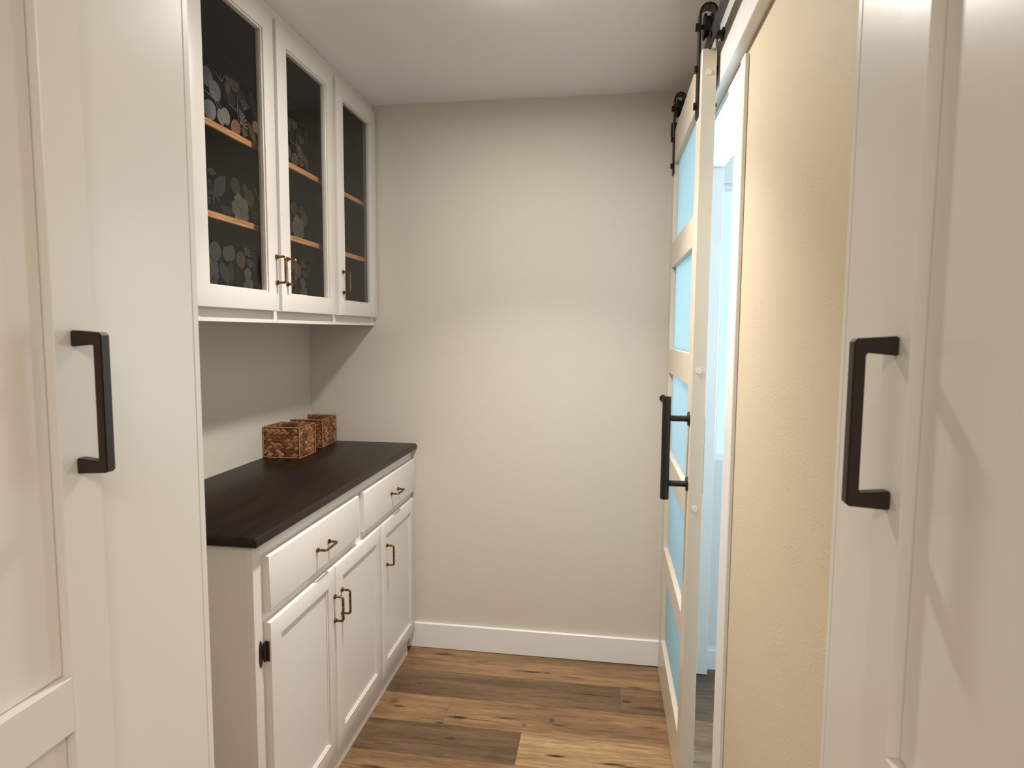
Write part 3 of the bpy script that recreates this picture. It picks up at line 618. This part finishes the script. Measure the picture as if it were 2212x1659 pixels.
def hanger(y):
    mb = MB(); w_ = 0.020; x0 = XB0+(y-YN_)*0.0042-0.0055; th = 0.0052; zc = 2.262; xc = 0.2635; rr = xc-x0
    out, inn = [], []
    out.append((x0, 1.993)); inn.append((x0+th, 1.988))
    for k in range(0, 13):
        a = math.pi-k*math.pi/12; out.append((xc+rr*math.cos(a), zc+rr*math.sin(a))); inn.append((xc+(rr-th)*math.cos(a), zc+(rr-th)*math.sin(a)))
    out.append((xc+rr, 2.222)); inn.append((xc+rr-th, 2.222))
    b = bmesh.new(); V = []
    for (o_, i_) in zip(out, inn): V.append([b.verts.new((o_[0], y-w_, o_[1])), b.verts.new((o_[0], y+w_, o_[1])), b.verts.new((i_[0], y+w_, i_[1])), b.verts.new((i_[0], y-w_, i_[1]))])
    for p, q in zip(V[:-1], V[1:]):
        for k in range(4): b.faces.new((p[k], p[(k+1) % 4], q[(k+1) % 4], q[k]))
    b.faces.new(V[0]); b.faces.new(V[-1][::-1]); bmesh.ops.recalc_face_normals(b, faces=b.faces[:])
    mb.merge(b); st = mb.build('roller_strap', M['black'], bd)
    # grooved wheel riding on the rail
    wz = 2.2305
    m2 = MB(); m2.cyl((xc, y, wz), (1, 0, 0), 0.0265, 0.008, 28); m2.cyl((xc-0.0085, y, wz), (1, 0, 0), 0.033, 0.006, 28, bev=0.0015); m2.cyl((xc+0.0085, y, wz), (1, 0, 0), 0.033, 0.006, 28, bev=0.0015)
    m2.cyl((xc, y, wz), (1, 0, 0), 0.006, 0.046, 14); m2.cyl((x0-0.004, y, wz), (1, 0, 0), 0.0105, 0.008, 6); m2.cyl((xc+rr+0.003, y, wz), (1, 0, 0), 0.0105, 0.006, 6)
    m2.build('wheel', M['black'], st)
    for z in (2.1190, 2.0215):
        m3 = MB(); m3.cyl((x0-0.0035, y, z), (1, 0, 0), 0.0105, 0.008, 6, bev=0.0008); m3.cyl((XB1+(y-YN_)*.0042+0.003, y, z), (1, 0, 0), 0.0100, 0.006, 20, r2=0.0085); m3.cyl((XB1+(y-YN_)*.0042+0.0085, y, z), (1, 0, 0), 0.0085, 0.005, 20, r2=0.005)
        m3.build('bolt', M['black'], st)
hanger(1.822); hanger(2.448)

# ------------------------------------------------------------------ rail the barn door rolls on
tk = thing('sliding_door_rail', (0.2635, 1.75, 2.145), 'black flat steel rail above the sliding barn door', 'rail')
B('rail_bar', 'black', tk, (0.2605, 0.2665, 0.95, 2.552, 2.150, 2.192, 0.0006))
for y in (1.10, 1.735, 2.36):
    mb = MB(); mb.cyl((0.2790, y, 2.171), (1, 0, 0), 0.0105, 0.025, 20); mb.cyl((0.2898, y, 2.171), (1, 0, 0), 0.0165, 0.004, 24); mb.cyl((0.2590, y, 2.171), (1, 0, 0), 0.0095, 0.004, 6)
    mb.build('standoff', M['black'], tk)
mb = MB(); mb.box(0.2400, 0.2600, 2.505, 2.535, 2.150, 2.200, 0.002); mb.box(0.2600, 0.2720, 2.505, 2.535, 2.192, 2.200, 0.001); mb.box(0.267, 0.272, 2.505, 2.535, 2.150, 2.192, 0.001); mb.build('end_stop', M['black'], tk)

# door bumper on the back wall
mb = MB(); mb.cyl((0.2420, YB-0.003, 1.134), (0, -1, 0), 0.0135, 0.006, 22); mb.cyl((0.2420, YB-0.012, 1.134), (0, -1, 0), 0.0105, 0.012, 22, bev=0.003)
mb.build('door_bumper', M['black'], None, label='small round black bumper on the back wall beside the barn door', category='bumper')

# ceiling disc light, just above the frame
cl_ = thing('ceiling_light', (LAMP[0], LAMP[1], 2.339), 'flush white disc light on the pantry ceiling', 'light')
mb = MB(); n = 40
prof = [(0.068, 2.339), (0.092, 2.339), (0.090, 2.333), (0.082, 2.3295), (0.070, 2.3290), (0.068, 2.331)]
b = bmesh.new(); rings = [[b.verts.new((LAMP[0]+r*math.cos(6.28318*k/n), LAMP[1]+r*math.sin(6.28318*k/n), z)) for k in range(n)] for r, z in prof]
for i in range(len(prof)-1):
    for k in range(n): b.faces.new((rings[i][k], rings[i][(k+1) % n], rings[i+1][(k+1) % n], rings[i+1][k]))
bmesh.ops.recalc_face_normals(b, faces=b.faces[:]); mb.merge(b); mb.build('trim_ring', M['trim'], cl_)
mb = MB(); mb.cyl((LAMP[0], LAMP[1], 2.319), (0, 0, -1), 0.0675, 0.036, 40, r2=0.055, bev=0.006); mb.build('lens', M['lens'], cl_)
